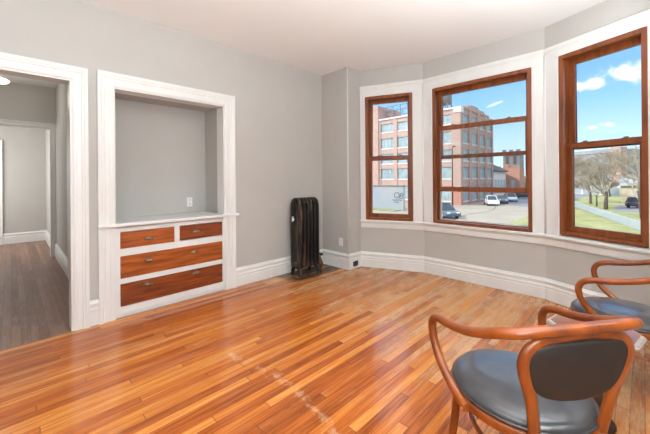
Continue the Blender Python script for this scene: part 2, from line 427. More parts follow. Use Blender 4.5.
# hall behind the doorway
HY = .56
mb = MB()
for (a, b, c, d) in ((-9.6, -5.3, 0, H), (-5.3, -4.5, 2.1, H), (-4.5, -3.64, 0, H)):
    mb.box(a, b, HY, HY + .05, c, d)
struct(mb.build('wall_hall_right', 'wall_paint'), 'grey hallway wall with a white door', 'wall')
mb = MB(); mb.box(-7.15, -3.64, -1.15, -1.0, 0, H); struct(mb.build('wall_hall_left', 'wall_paint'))
mb = MB(); mb.box(XH - .12, XH, -1.0, -.75, 0, H); mb.box(XH - .12, XH, -.75, .50, 2.205, H); mb.box(XH - .12, XH, .5, HY, 0, H)
struct(mb.build('wall_hall_end', 'wall_paint'), 'grey wall over the cased opening at the hall end', 'wall')
mb = MB(); mb.box(-9.45, -9.3, -1.4, 1.2, 0, H); struct(mb.build('wall_hall_far', 'wall_paint'), 'pale wall of the room beyond the hall', 'wall')
mb = MB(); mb.box(-9.3, -7.27, -1.4, -1.3, 0, H); mb.box(-7.27, -7.15, -1.4, -1.0, 0, H); struct(mb.build('wall_hall_side', 'wall_paint'))
mb = MB(); mb.box(-9.6, XW - .14, -1.4, 1.2, H, H + .15); struct(mb.build('ceiling_hall', 'ceiling_paint'), 'white hallway ceiling', 'ceiling')
add_light('hall_far_window_light', 'AREA', (-8.3, -1.15, 1.5), 30, (1, .99, .97), 1.2, 1.6, aim=(-8.6, .5, 1.2))

# ------------------------------------------------------------------ baseboards
BASE = [(0, .004), (.022, .004), (.022, .118), (.019, .122), (.019, .128), (.024, .132), (.024, .15), (.018, .16), (.018, .18), (.027, .186), (.027, .2), (.016, .212), (.010, .226), (0, .226)]
path = [(XW, 1.93), (XW, YC), (PX, YC), (PX, E_[1]), P_, Q_, R_, (G_[0], YC), (XR, YC), (XR, YB), (XW, YB), (XW, DY0 - .11)]
mb = MB(); sweep(mb, path, BASE, 0, 1); struct(mb.build('baseboard_left', 'white_trim'), 'tall white moulded baseboard behind the radiator', 'baseboard')
mb = MB(); sweep(mb, path, BASE, 1, 3); struct(mb.build('baseboard_pillar', 'white_trim'))
mb = MB(); sweep(mb, path, BASE, 3, 6); struct(mb.build('baseboard_bay', 'white_trim'), 'tall white moulded baseboard following the bay', 'baseboard')
mb = MB(); sweep(mb, path, BASE, 6, 9); struct(mb.build('baseboard_right', 'white_trim'))
mb = MB(); sweep(mb, path, BASE, 9, 11); struct(mb.build('baseboard_rear', 'white_trim'))
mb = MB(); sweep(mb, [(XW, .495), (XW, .573)], BASE); struct(mb.build('baseboard_stub', 'white_trim'), 'short white baseboard between doorway and niche trim', 'baseboard')
mb = MB(); sweep(mb, [(-3.64, HY), (-4.4, HY)][::-1] and [(-9.3, HY), (-5.42, HY)], BASE); struct(mb.build('baseboard_hall', 'white_trim'))
mb = MB(); sweep(mb, [(-9.3, -1.3), (-9.3, .6)], BASE); struct(mb.build('baseboard_hall_far', 'white_trim'))
# a strip of white corner bead up the pier edge
mb = MB(); mb.tube([(PX - .004, YC + .004, .2), (PX - .004, YC + .004, H)], .009, n=8); struct(mb.build('trim_pillar_corner', 'white_trim'))

# ------------------------------------------------------------------ casings (swept profile around an opening in a wall facing +x)
CAS = [(0, 0), (0, .016), (.012, .02), (.03, .02), (.034, .016), (.062, .018), (.068, .024), (.082, .024), (.086, .030), (.106, .034), (.112, .034), (.112, 0)]
def casing(mb, x, sx, y0, y1, z1, z0=0.0, prof=CAS, k=1.0):
    rings = []
    for o, t in prof:
        o *= k
        rings.append([mb.bm.verts.new((x + sx * t, y, z)) for y, z in ((y0 - o, z0), (y0 - o, z1 + o), (y1 + o, z1 + o), (y1 + o, z0))])
    n = len(rings)
    for i in range(n):
        a, b = rings[i], rings[(i + 1) % n]
        for j in range(3): mb.face([a[j], a[j + 1], b[j + 1], b[j]])
    mb.face([r[0] for r in rings]); mb.face([r[3] for r in rings])
def jamb(mb, xa, xb, y0, y1, z1, t=.02, z0=0.0):
    mb.box(xa, xb, y0, y0 + t, z0, z1 - t); mb.box(xa, xb, y1 - t, y1, z0, z1 - t); mb.box(xa, xb, y0, y1, z1 - t, z1)
mb = MB(); casing(mb, XW, 1, DY0, DY1, DZ, k=.97); jamb(mb, XW - .15, XW + .004, DY0, DY1, DZ, .016)
casing(mb, XW - .14, -1, DY0, DY1, DZ)
struct(mb.build('trim_1', 'white_trim'), 'white moulded casing around the hallway doorway', 'trim')
mb = MB(); casing(mb, XW, 1, NY0, NY1, NZ, k=1.14); jamb(mb, XW - .16, XW + .004, NY0, NY1, NZ, .012)
struct(mb.build('trim_2', 'white_trim'), 'white moulded casing around the niche and drawers', 'trim')
mb = MB(); casing(mb, XH, 1, -.75, .50, 2.205, k=.72); jamb(mb, XH - .13, XH + .004, -.75, .50, 2.205, .016)
struct(mb.build('trim_3', 'white_trim'), 'white casing around the opening at the hall end', 'trim')
# a door on the right of the hall, and the edge of one in the far room
def casing_y(mb, y, x0, x1, z1, w=.12, t=.025):
    mb.box(x0 - w, x0, y - t, y, 0, z1 + w); mb.box(x1, x1 + w, y - t, y, 0, z1 + w); mb.box(x0, x1, y - t, y, z1, z1 + w)
mb = MB(); mb.box(-5.285, -4.515, HY + .005, HY + .04, .01, 2.09); d = struct(mb.build('door_1', 'white_trim', bevel=.004), 'white door in the hallway side wall', 'door')
mb = MB(); casing_y(mb, HY, -5.3, -4.5, 2.1); mb.build('door_casing', 'white_trim', d, bevel=.006)
mb = MB()
for (a, b) in ((.2, .9), (1.05, 1.95)):
    for (c, e) in ((-5.18, -4.96), (-4.86, -4.62)): mb.box(c, e, HY - .006, HY + .006, a, b)
mb.build('door_panel', 'white_trim', d, bevel=.004)
mb = MB(); mb.lathe([(.012, 0), (.012, -.035), (.028, -.045), (.028, -.06), (.014, -.07)], (-4.58, HY + .005, 1.0), axis='y'); mb.build('door_knob', 'brass', d)
mb = MB(); casing(mb, -9.3, 1, -.95, -.21, 2.06, k=.85); struct(mb.build('trim_4', 'white_trim'))
mb = MB(); mb.box(-9.3, -9.27, -.95, -.21, .01, 2.06); struct(mb.build('door_2', 'white_trim'))

# ------------------------------------------------------------------ bay casing boards, head cap, stool
mb = MB()
for key in 'ABC':
    T, s0, s1, z0, z1 = WIN[key]; L_ = T.len; t0, t1 = -.02, 0.0; zt = 2.648
    lo = .012 if key == 'A' else -.009; hi = L_ - .012 if key == 'C' else L_ + .009
    mb.box(lo, s0, t0, t1, .68, zt, T=T); mb.box(s1, hi, t0, t1, .68, zt, T=T); mb.box(s0, s1, t0, t1, z1, zt, T=T)
    # raised flat bands beside every window
    for (a, b) in ((s0 - .034, s0 - .004), (s1 + .004, s1 + .034)): mb.box(a, b, -.027, t0, .70, z1 + .004, T=T)
    mb.box(s0 - .034, s1 + .034, -.027, t0, z1 + .004, z1 + .034, T=T)
for c in (P_, Q_):
    mb.tube([(c[0], c[1] - .018, .70), (c[0], c[1] - .018, 2.598)], .012, n=10)
struct(mb.build('trim_5', 'white_trim'), 'white boards framing the three bay windows', 'trim')
bay = [(E_[0] + .012, E_[1] + .005), P_, Q_, R_]
mb = MB(); sweep(mb, bay, [(0, 2.60), (.026, 2.60), (.028, 2.612), (.034, 2.62), (.036, 2.652), (.030, 2.66), (0, 2.66)]); struct(mb.build('trim_6', 'white_trim'))
mb = MB(); sweep(mb, bay, [(-.02, .672), (.05, .672), (.056, .678), (.056, .694), (.05, .70), (-.02, .70)])
sweep(mb, bay, [(0, .585), (.02, .585), (.022, .6), (.024, .65), (.034, .66), (.036, .671), (0, .671)])
struct(mb.build('trim_7', 'white_trim'), 'white window stool and apron running along the bay', 'trim')

# ------------------------------------------------------------------ windows
def ring_frame(mb, T, s0, s1, z0, z1, w, d0, d1, wb=None, wt=None):
    wb = wb or w; wt = wt or w
    mb.box(s0, s0 + w, d0, d1, z0, z1, T=T); mb.box(s1 - w, s1, d0, d1, z0, z1, T=T)
    mb.box(s0 + w, s1 - w, d0, d1, z0, z0 + wb, T=T); mb.box(s0 + w, s1 - w, d0, d1, z1 - wt, z1, T=T)
def sash(parent, name, T, s0, s1, z0, z1, d0, d1, bottom, top, locks=(), stile=.05):
    mb = MB(); ring_frame(mb, T, s0, s1, z0, z1, stile, d0, d1, bottom, top)
    sh = mb.build(name, 'window_wood', parent, bevel=.004)
    mb = MB(); dm = (d0 + d1) / 2; mb.box(s0 + stile - .005, s1 - stile + .005, dm - .002, dm + .002, z0 + bottom - .005, z1 - top + .005, T=T)
    mb.build('pane', 'window_glass', sh)
    for q in locks:
        mb = MB(); a = s0 + (s1 - s0) * q
        mb.box(a - .025, a + .025, d0 + .004, d1 - .004, z1, z1 + .008, T=T); mb.box(a - .012, a + .02, d0 + .008, d1 - .012, z1 + .008, z1 + .018, T=T)
        mb.build('sash_lock', 'aged_bronze', sh, bevel=.002)
    return sh
def window(name, key, label, meet, raised=None):
    T, s0, s1, z0, z1 = WIN[key]; mb = MB()
    ring_frame(mb, T, s0, s1, z0, z1, .04, -.022, .03, .03, .04)           # inner stop
    ring_frame(mb, T, s0 - .01, s1 + .01, z0 - .01, z1 + .01, .034, .0, .18, .03, .034)   # jamb box
    ring_frame(mb, T, s0 + .02, s1 - .02, z0 + .02, z1 - .02, .014, .088, .094, .014, .014)   # parting bead
    root = struct(mb.build(name, 'window_wood', bevel=.004), label, 'window')
    a0, a1 = s0 + .028, s1 - .028; zb, zt = z0 + .024, z1 - .028
    if raised is None:
        sash(root, 'lower_sash', T, a0, a1, zb, meet + .028, .046, .086, .062, .05, (.25, .75))
        sash(root, 'upper_sash', T, a0, a1, meet - .028, zt, .096, .136, .045, .062)
    else:
        lo, hi, up = raised
        sash(root, 'lower_sash', T, a0, a1, lo - .03, hi + .026, .046, .086, .058, .054, (.2, .8))
        sash(root, 'upper_sash', T, a0, a1, up - .022, zt, .096, .136, .044, .062)
        mb = MB(); ring_frame(mb, T, a0, a1, zb, zt, .018, .146, .156, .018, .018); sc = mb.build('storm_frame', 'white_trim', root)
        mb = MB(); mb.box(a0 + .01, a1 - .01, .150, .152, zb + .01, zt - .01, T=T); mb.build('pane', 'window_glass', sc)
    return root
window('window_1', 'A', 'narrow brown wooden sash window nearest the pier', 1.60)
window('window_2', 'B', 'wide brown wooden window with its lower sash raised', 1.60, (1.158, 1.965, 1.585))
window('window_3', 'C', 'tall brown wooden sash window looking onto bare trees', 1.61)

# ------------------------------------------------------------------ built-in drawers in the niche
cab = thing('built_in_cabinet', 'white built-in chest of four orange wood drawers below the niche', 'cabinet', (XW, 1.245, 0))
def P(mb, name, m, parent, off, **k): return mb.build(name, m, parent, **k)
cx, cy = XW, 1.245
DR = [('drawer', .738, 1.226, .652, .808, 'drawer_wood', [(.985, .724)], 'orange wood drawer at the upper left'), ('drawer', 1.286, 1.765, .655, .808, 'drawer_wood_dark', [(1.455, .736)], 'short darker wood drawer'),
      ('drawer', .738, 1.765, .37, .578, 'drawer_wood', [(.982, .508), (1.435, .515)], None), ('drawer', .738, 1.765, .103, .314, 'drawer_wood_dark', [(.972, .27), (1.453, .28)], 'darkest and lowest wide drawer')]
ya, yb = NY0 + .012, NY1 - .012
mb = MB(); f0, f1 = -.03, -.002      # face frame depth relative to the wall plane
def fb(a, b, c, d): mb.box(cx + f0 - cx, f1, a - cy, b - cy, c, d)
fb(ya, .735, .03, .855); fb(1.768, yb, .03, .855); fb(.735, 1.768, .812, .855); fb(.735, 1.768, .58, .649); fb(.735, 1.768, .317, .367); fb(.735, 1.768, .03, .1); fb(1.229, 1.283, .649, .812)
mb.build('face_frame', 'white_trim', cab, bevel=.002)
mb = MB(); mb.box(-.54, -.03, ya - cy, yb - cy, .03, .80); mb.build('carcass', 'white_trim', cab)
mb = MB(); mb.box(-.05, -.014, ya - cy, yb - cy, 0, .03); mb.build('plinth', 'white_trim', cab)
mb = MB(); mb.box(-.555, 0, ya - cy, yb - cy, .862, .897); mb.box(0, .048, .558 - cy, 1.965 - cy, .866, .897)
mb.build('countertop', 'white_trim', cab, bevel=.005)
for nm, a, b, c, d, m, pulls, lab in DR:
    mb = MB(); mb.box(-.028, .004, a - cy, b - cy, c, d); mb.box(-.45, -.028, a + .01 - cy, b - .01 - cy, c + .01, d - .02)
    dr = mb.build(nm, m, cab, bevel=.003)
    if lab: dr['label'] = lab
    for (py, pz) in pulls:
        mb = MB(); n = 14; rings = []
        hw, hh, dp = .046, .032, .026      # cup pull: a quarter shell open at the bottom
        for i in range(7):
            el = math.pi / 2 * i / 6; ring = []
            for j in range(n + 1):
                az = math.pi * j / n
                ring.append((.004 + dp * math.sin(az) * math.cos(el), py - cy - hw * math.cos(az) * (math.cos(el) ** .6 if i < 6 else 0), pz - .012 + hh * math.sin(el) * (.45 + .55 * math.sin(az) ** .5)))
            rings.append([mb.bm.verts.new(q) for q in ring])
        for i in range(6):
            for j in range(n): mb.face([rings[i][j], rings[i][j + 1], rings[i + 1][j + 1], rings[i + 1][j]], None, True)
        pl = mb.build('cup_pull', 'aged_bronze', dr)
        sd = pl.modifiers.new('sol', 'SOLIDIFY'); sd.thickness = .002

# ------------------------------------------------------------------ outlets
def outlet(name, label, c, n, m, slot_m, w=.07, h=.114):
    """wall plate on a wall whose inward normal is n"""
    o = thing(name, label, 'outlet', c); nv = Vector(n); t = Vector((-nv.y, nv.x, 0))
    def T(a, d, z): q = t * a + nv * d; return (q.x, q.y, z)
    mb = MB(); mb.box(-w / 2, w / 2, 0, .006, -h / 2, h / 2, T=T); mb.build('cover_plate', m, o, bevel=.003)
    for s in (-1, 1):
        mb = MB(); mb.box(-.017, .017, .005, .009, s * .026 - .015, s * .026 + .015, T=T); k = mb.build('receptacle', m, o, bevel=.003)
        mb = MB()
        for a in (-.007, .007): mb.box(a - .0018, a + .0018, .0085, .0096, s * .026 - .004, s * .026 + .008, T=T)
        mb.box(-.003, .003, .0085, .0096, s * .026 - .012, s * .026 - .007, T=T)
        mb.build('slot', slot_m, k)
    return o
outlet('wall_outlet', 'white outlet plate on the grey pier above the baseboard', (-3.118, YC, .382), (0, -1, 0), 'white_plastic', 'slot_dark', .075, .118)
outlet('wall_outlet', 'white outlet plate on the back wall of the niche', (XN, 1.61, 1.025), (1, 0, 0), 'white_plastic', 'slot_dark')
o = outlet('baseboard_outlet', 'black outlet set into the white baseboard of the pier', (PX + .022, 3.545, .075), (1, 0, 0), 'black_plastic', 'slot_dark', .11, .07)

# ------------------------------------------------------------------ radiator
RX, RY = -3.30, 2.885
rad = thing('radiator', 'black cast iron column radiator with rusty patches in the corner', 'radiator', (RX, RY, 0))
NS, PIT = 6, .062
for i in range(NS):
    y = (i - (NS - 1) / 2) * PIT; mb = MB()
    top, bot = 1.0, .10
    for sx in (-1, 1):
        xx = sx * .064
        pts = [(xx, y, bot + .02), (xx, y, bot + .1), (xx, y, .5), (xx, y, top - .1), (xx * .96, y, top - .045), (xx * .7, y, top - .008), (xx * .1, y, top + .004)]
        mb.tube(catmull(pts, 4), (.05, .0215), n=12, up=(1, 0, 0))
    # web between the columns and rounded top / bottom hubs
    mb.box(-.03, .03, y - .011, y + .011, bot + .02, top - .03)
    mb.tube([(-.075, y, bot + .045), (-.03, y, bot + .03), (.03, y, bot + .03), (.075, y, bot + .045)], (.034, .026), n=10)
    for z in (top - .07, bot + .06): mb.tube([(0, y - PIT / 2 - .002, z), (0, y + PIT / 2 + .002, z)], .034, n=12)
    # raised ornament ribs down each column face
    for xx in (-.112, .112):
        mb.tube([(xx, y, .2), (xx, y, .9)], .006, n=6)
    mb.build('section', 'cast_iron', rad)
for i in (0, NS - 1):
    y = (i - (NS - 1) / 2) * PIT
    for sx in (-1, 1):
        mb = MB(); mb.tube(catmull([(sx * .05, y, .13), (sx * .07, y, .09), (sx * .085, y, .045), (sx * .095, y, .012), (sx * .105, y, 0.0)], 4), [.026] * 8 + [.022] * 5 + [.02] * 4, n=10)
        mb.build('foot', 'cast_iron', rad)
mb = MB(); mb.lathe([(.007, 0), (.007, .03), (.012, .035), (.012, .05)], (-.03, -.155 - .04, .76), axis='y'); mb.box(-.04, -.02, -.2, -.185, .735, .80)
mb.build('bleed_valve', 'white_plastic', rad)
mb = MB(); vy = .255
mb.tube([(.03, .15, .09), (.03, .2, .09), (.03, vy, .09)], .018, n=12)
mb.lathe([(.02, 0), (.024, .01), (.024, .05), (.038, .06), (.04, .10), (.034, .13), (.026, .14), (.026, .165), (.014, .17), (.014, .195)], (.03, vy, .0))
vv = mb.build('valve', 'brass', rad); vv['label'] = 'brown brass radiator valve'
mb = MB(); mb.lathe([(.02, .19), (.042, .195), (.045, .205), (.042, .222), (.012, .226)], (.03, vy, .02)); mb.build('valve_handle', 'black_plastic', vv)

# ------------------------------------------------------------------ bentwood armchairs
def make_chair(label, loc, rz, group):
    c = thing('bentwood_armchair', label, 'chair', loc, rz, group)
    # local axes: +x forward, +y to the sitter's left
    SA, SB = .25, .262
    # cushion
    prof = [(0, .478), (.45, .477), (.72, .471), (.88, .462), (.96, .452), (1.0, .44), (.985, .428), (.93, .424), (0, .424)]
    mb = MB(); n = 56; rings = []
    for (r, z) in prof:
        rings.append([mb.bm.verts.new((max(r, .001) * SB * math.cos(q), max(r, .001) * SA * math.sin(q), z)) for q in [2 * math.pi * j / n for j in range(n)]])
    for i in range(len(rings) - 1):
        for j in range(n): mb.face([rings[i][j], rings[i][(j + 1) % n], rings[i + 1][(j + 1) % n], rings[i + 1][j]], None, True)
    cu = mb.build('seat_cushion', 'black_leather', c)
    mb = MB(); mb.tube([((SB + .001) * math.cos(q), (SA + .001) * math.sin(q), .433) for q in [2 * math.pi * j / 72 for j in range(73)]], .005, n=6, cap=False); mb.build('piping', 'black_leather', cu)
    # bent seat ring
    mb = MB(); rr = []
    for j in range(n):
        q = 2 * math.pi * j / n; ring = []
        for (o, z) in ((-.028, .388), (.004, .388), (.010, .394), (.010, .418), (.004, .424), (-.028, .424)):
            ring.append(mb.bm.verts.new(((SB + o) * math.cos(q), (SA + o) * math.sin(q), z)))
        rr.append(ring)
    for j in range(n):
        a, b = rr[j], rr[(j + 1) % n]
        for i in range(6): mb.face([a[i], a[(i + 1) % 6], b[(i + 1) % 6], b[i]], None, True)
    mb.build('seat_ring', 'bentwood', c)
    # arms and top rail in one bent piece
    half = [(-.05, .262, .405), (0, .265, .411), (.07, .27, .442), (.13, .277, .492), (.167, .281, .545), (.184, .284, .597), (.181, .286, .637), (.158, .287, .667), (.115, .287, .683), (.06, .287, .690), (0, .286, .701), (-.08, .285, .722), (-.16, .280, .752), (-.225, .264, .780), (-.268, .222, .797), (-.288, .12, .805), (-.292, 0, .807)]
    full = half + [(u, -v, z) for u, v, z in half[-2::-1]]
    cp = catmull(full, 5); k = len(cp); rad_ = []
    for p in cp:
        b = min(1, max(0, (-p.x - .05) / .2)) if p.z > .66 else 0
        rad_.append((.0185 + .005 * b, .0175 + .002 * b))
    mb = MB(); mb.tube(cp, rad_, n=12, up=(0, 1, 0)); mb.build('arm_rail', 'bentwood', c)
    # back hoop, bent from the rear legs
    def px_(z): return -.232 - (z - .42) * .118
    hoop = [(px_(.40), .130, .40), (px_(.48), .142, .48), (px_(.57), .162, .57), (px_(.64), .188, .64), (px_(.69), .200, .69), (px_(.725), .193, .727), (px_(.75), .168, .752), (px_(.77), .12, .769), (px_(.775), .06, .776), (px_(.775), 0, .778)]
    hf = hoop + [(u, -v, z) for u, v, z in hoop[-2::-1]]
    cp = catmull(hf, 6); mb = MB(); mb.tube(cp, (.0145, .021), n=12, up=(1, 0, 0)); mb.build('back_hoop', 'bentwood', c)
    # padded back panel hung inside the hoop
    edge = [(0, .765), (.1, .762), (.16, .752), (.182, .738), (.196, .712), (.196, .682), (.183, .638), (.158, .598), (.12, .570), (.06, .556), (0, .552)]
    out2 = catmull([(v, z, 0) for v, z in edge] , 4); outl = [(p.x, p.y) for p in out2]; outl = outl + [(-v, z) for v, z in outl[-2:0:-1]]
    cz = .66; mb = MB(); layers = []
    for (sc, dd) in ((.0, .030), (.6, .029), (.88, .023), (.97, .014), (1.0, .004), (1.0, -.004), (.97, -.012), (.9, -.016), (.6, -.019), (.0, -.019)):
        ring = []
        for (v, z) in outl:
            vv_, zz = v * max(sc, .01), cz + (z - cz) * max(sc, .01)
            ring.append(mb.bm.verts.new((px_(zz) + .004 + dd - .035 * (1 - (vv_ / .2) ** 2) * .35, vv_, zz)))
        layers.append(ring)
    nn = len(outl)
    for i in range(len(layers) - 1):
        for j in range(nn): mb.face([layers[i][j], layers[i][(j + 1) % nn], layers[i + 1][(j + 1) % nn], layers[i + 1][j]], 'brown_leather' if i >= 5 else 'black_leather', True)
    bk = mb.build('backrest', None, c); bk['label'] = 'padded leather back panel, brown outside and black inside'
    # legs
    for s in (-1, 1):
        mb = MB(); mb.tube(catmull([(.17, s * .165, .40), (.185, s * .175, .2), (.205, s * .19, 0)], 6), [.019 - .004 * i / 12 for i in range(13)], n=12); mb.build('leg', 'bentwood', c)
        mb = MB(); mb.tube(catmull([(px_(.40), s * .130, .41), (-.25, s * .135, .25), (-.285, s * .15, .1), (-.32, s * .165, 0)], 6), [.019 - .004 * i / 18 for i in range(19)], n=12); mb.build('leg', 'bentwood', c)
    mb = MB(); mb.tube([(-.02 + .225 * math.cos(q), .175 * math.sin(q), .255) for q in [2 * math.pi * j / 48 for j in range(49)]], .010, n=8, cap=False); mb.build('stretcher', 'bentwood', c)
    return c
chair = make_chair('bentwood armchair in front, its brown leather back turned to the camera', (-.373, 1.499, 0), math.radians(143.6), 'bentwood armchairs')
ch2 = copy_tree(chair); ch2.location = (-.088, 2.745, 0); ch2.rotation_euler = (0, 0, math.radians(177.5))
ch2['label'] = 'bentwood armchair by the bay wall, beyond the little side table'

# ------------------------------------------------------------------ side table between the chairs
tb = thing('side_table', 'small brown octagonal side table with pale edge between the two armchairs', 'table', (-.192, 2.198, 0), math.radians(13.5))
def octo(r): return [(r * math.cos(math.radians(45 * i)), r * math.sin(math.radians(45 * i))) for i in range(8)]
def stack(mb, layers):
    lay = [[mb.bm.verts.new((x, y, z)) for x, y in octo(r)] for r, z in layers]
    for a, b in zip(lay, lay[1:]):
        for j in range(8): mb.face([a[j], a[(j + 1) % 8], b[(j + 1) % 8], b[j]])
    mb.face(lay[0][::-1]); mb.face(lay[-1])
mb = MB(); stack(mb, [(.165, .452), (.19, .470), (.207, .482), (.207, .490), (.198, .498), (.186, .500)])
t_ = mb.build('table_rim', 'table_edge', tb); t_['label'] = 'pale bevelled table edge'
mb = MB(); stack(mb, [(.184, .497), (.184, .503)]); mb.build('tabletop', 'table_wood', tb)
mb = MB(); stack(mb, [(.12, .415), (.150, .43), (.163, .452)]); mb.build('apron', 'table_base', tb)
mb = MB(); mb.lathe([(.05, .42), (.03, .38), (.024, .25), (.034, .17), (.04, .12), (.03, .09), (.03, .06)], (0, 0, 0)); mb.lathe([(.09, 0), (.09, .012), (.05, .03), (.03, .06)], (0, 0, 0)); mb.build('pedestal', 'table_base', tb)
# ------------------------------------------------------------------ hall ceiling lamp
hl = thing('ceiling_light', 'small glowing flush ceiling light in the hallway', 'ceiling light', (-6.3, -.1, H))
mb = MB(); mb.lathe([(.05, 0), (.055, -.01), (.05, -.03), (.02, -.04), (.02, -.16)], (0, 0, 0)); mb.build('mount', 'aged_bronze', hl)
mb = MB(); mb.lathe([(.03, -.16), (.08, -.17), (.105, -.19), (.09, -.215), (.05, -.228), (.01, -.23)], (0, 0, 0)); mb.build('lamp_shade', 'lamp_glow', hl)
add_light('hall_lamp', 'POINT', (-6.3, -.1, H - .36), 4, (1, .94, .85), .12)

# ================================================================== outside
G = -3.7
def ray(x, y):
    return _x * ((x - 325) / F_PX) + _y * ((PY - y) / F_PX) + _f
mb = MB(); mb.box(-300, -10.5, 6, 400, G - .3, G); struct(mb.build('pavement', 'concrete'), 'pale concrete parking lot and street', 'pavement')
mb = MB(); mb.box(-10.5, 250, 6, 400, G - .3, G + .02); struct(mb.build('lawn', 'grass'), 'patchy green and straw lawn beyond the lot', 'lawn')
mb = MB(); mb.box(-22.0, -10.52, 63.5, 125, G, G + .015); struct(mb.build('road', 'asphalt'))
mb = MB()
for a, b in zip(catmull([(-15.4, 34, 0), (-17.0, 44, 0), (-16.4, 52, 0), (-18.2, 60, 0)], 6), catmull([(-15.4, 34, 0), (-17.0, 44, 0), (-16.4, 52, 0), (-18.2, 60, 0)], 6)[1:]):
    mb.hexa([(a.x - .07, a.y, G), (a.x + .07, a.y, G), (b.x + .07, b.y, G), (b.x - .07, b.y, G), (a.x - .07, a.y, G + .012), (a.x + .07, a.y, G + .012), (b.x + .07, b.y, G + .012), (b.x - .07, b.y, G + .012)])
struct(mb.build('pavement_crack', 'crack'))

# brick factory, its corner turned to the lot
CXF, CYF = -23.65, 58.7
fac = thing('factory_building', 'five storey brick factory with big windows across the lot', 'building', (CXF, CYF, G))
def fbox(mb, x0, x1, y0, y1, z0, z1, m=None): mb.box(x0 - CXF, x1 - CXF, y0 - CYF, y1 - CYF, z0 - G, z1 - G, m)
ZT = 14.3; ROWS = [(11.55, 13.35), (7.95, 10.15), (4.6, 6.75), (1.25, 3.45), (-3.0, -.25)]
LP, XL0 = 4.2, CXF - 1.75
xe = XL0 - 4 * LP         # west end of the front
mb = MB(); fbox(mb, xe, CXF - .45, CYF + .45, CYF + 17.3, G, ZT - .2); mb.build('core', 'brick_shaded', fac)
def facade_front():
    mb = MB()
    fbox(mb, CXF - 1.75, CXF, CYF, CYF + .5, G, ZT, 'brick_sunny')
    for i in range(4):
        xa = XL0 - (i + 1) * LP; xb = XL0 - i * LP
        fbox(mb, xa, xa + .85, CYF, CYF + .5, G, ZT, 'brick_sunny')
        zz = [G] + [q for r in ROWS[::-1] for q in r] + [ZT]
        for k in range(0, len(zz), 2): fbox(mb, xa + .85, xb, CYF + .15, CYF + .5, zz[k], zz[k + 1], 'brick_sunny')
        for r in ROWS: fbox(mb, xa + .75, xb, CYF + .08, CYF + .5, r[0] - .22, r[0], 'stone_pale')
    fbox(mb, xe, CXF + .1, CYF - .1, CYF + .5, ZT - .05, ZT + .25, 'stone_pale')
    fbox(mb, CXF - 1.2, CXF + .12, CYF - .12, CYF + 1.2, ZT - .8, ZT + .2, 'stone_pale')
    fbox(mb, CXF - 1.8, CXF + .03, CYF - .03, CYF + .5, G, -.6, 'brick_orange')
    mb.build('front_wall', None, fac)
facade_front()
def facade_side():
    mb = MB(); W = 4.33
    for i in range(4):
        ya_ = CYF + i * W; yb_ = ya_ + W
        fbox(mb, CXF - .5, CXF, ya_ + (0.5 if i == 0 else 0), ya_ + 1.15, G, ZT + .2, 'brick_shaded')
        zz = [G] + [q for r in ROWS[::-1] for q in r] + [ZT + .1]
        for k in range(0, len(zz), 2): fbox(mb, CXF - .5, CXF - .18, ya_ + 1.15, yb_, zz[k], zz[k + 1], 'brick_shaded')
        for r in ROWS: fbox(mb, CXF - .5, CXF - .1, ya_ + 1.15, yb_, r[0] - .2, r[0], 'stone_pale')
    fbox(mb, CXF - .5, CXF, CYF + 4 * W, CYF + 4 * W + .7, G, ZT + .2, 'brick_shaded')
    # stepped parapet
    for (a, b, z, zl) in ((1.25, 15.5, .5, .1), (3.5, 12.5, .9, .5), (5.2, 9.0, 1.25, .9)): fbox(mb, CXF - .52, CXF + .02, CYF + a, CYF + b, ZT + zl, ZT + z, 'brick_shaded')
    mb.build('side_wall', None, fac)
facade_side()
for i in range(4):
    xa = XL0 - (i + 1) * LP + .85; xb = XL0 - i * LP
    for r in ROWS:
        mb = MB(); fbox(mb, xa, xb, CYF + .34, CYF + .4, r[0], r[1], 'factory_glass')
        for q in range(0, 5): x = xa + (xb - xa) * q / 4; fbox(mb, x - .05, x + .05, CYF + .28, CYF + .4, r[0], r[1], 'factory_muntin')
        for q in range(0, 4): z = r[0] + (r[1] - r[0]) * q / 3; fbox(mb, xa, xb, CYF + .30, CYF + .4, z - .04, z + .04, 'factory_muntin')
        mb.build('window', None, fac)
    ya_ = CYF + i * 4.33 + 1.15; yb_ = CYF + (i + 1) * 4.33
    for r in ROWS:
        mb = MB(); fbox(mb, CXF - .44, CXF - .38, ya_, yb_, r[0], r[1], 'factory_glass')
        for q in range(0, 4): y = ya_ + (yb_ - ya_) * q / 3; fbox(mb, CXF - .44, CXF - .33, y - .06, y + .06, r[0], r[1], 'factory_muntin')
        for q in range(0, 4): z = r[0] + (r[1] - r[0]) * q / 3; fbox(mb, CXF - .44, CXF - .35, ya_, yb_, z - .04, z + .04, 'factory_muntin')
        mb.build('window', None, fac)
mb = MB(); fbox(mb, xe - 2.4, xe + .4, CYF - .25, CYF + 9, G, 17.4); fbox(mb, xe - 2.5, xe + .5, CYF - .35, CYF + 9, 16.9, 17.6); mb.build('stair_tower', 'brick_sunny', fac)
mb = MB(); fbox(mb, xe - 8, xe - 2.4, CYF + 1, CYF + 17, G, 14.0); mb.build('west_wing', 'brick_sunny', fac)
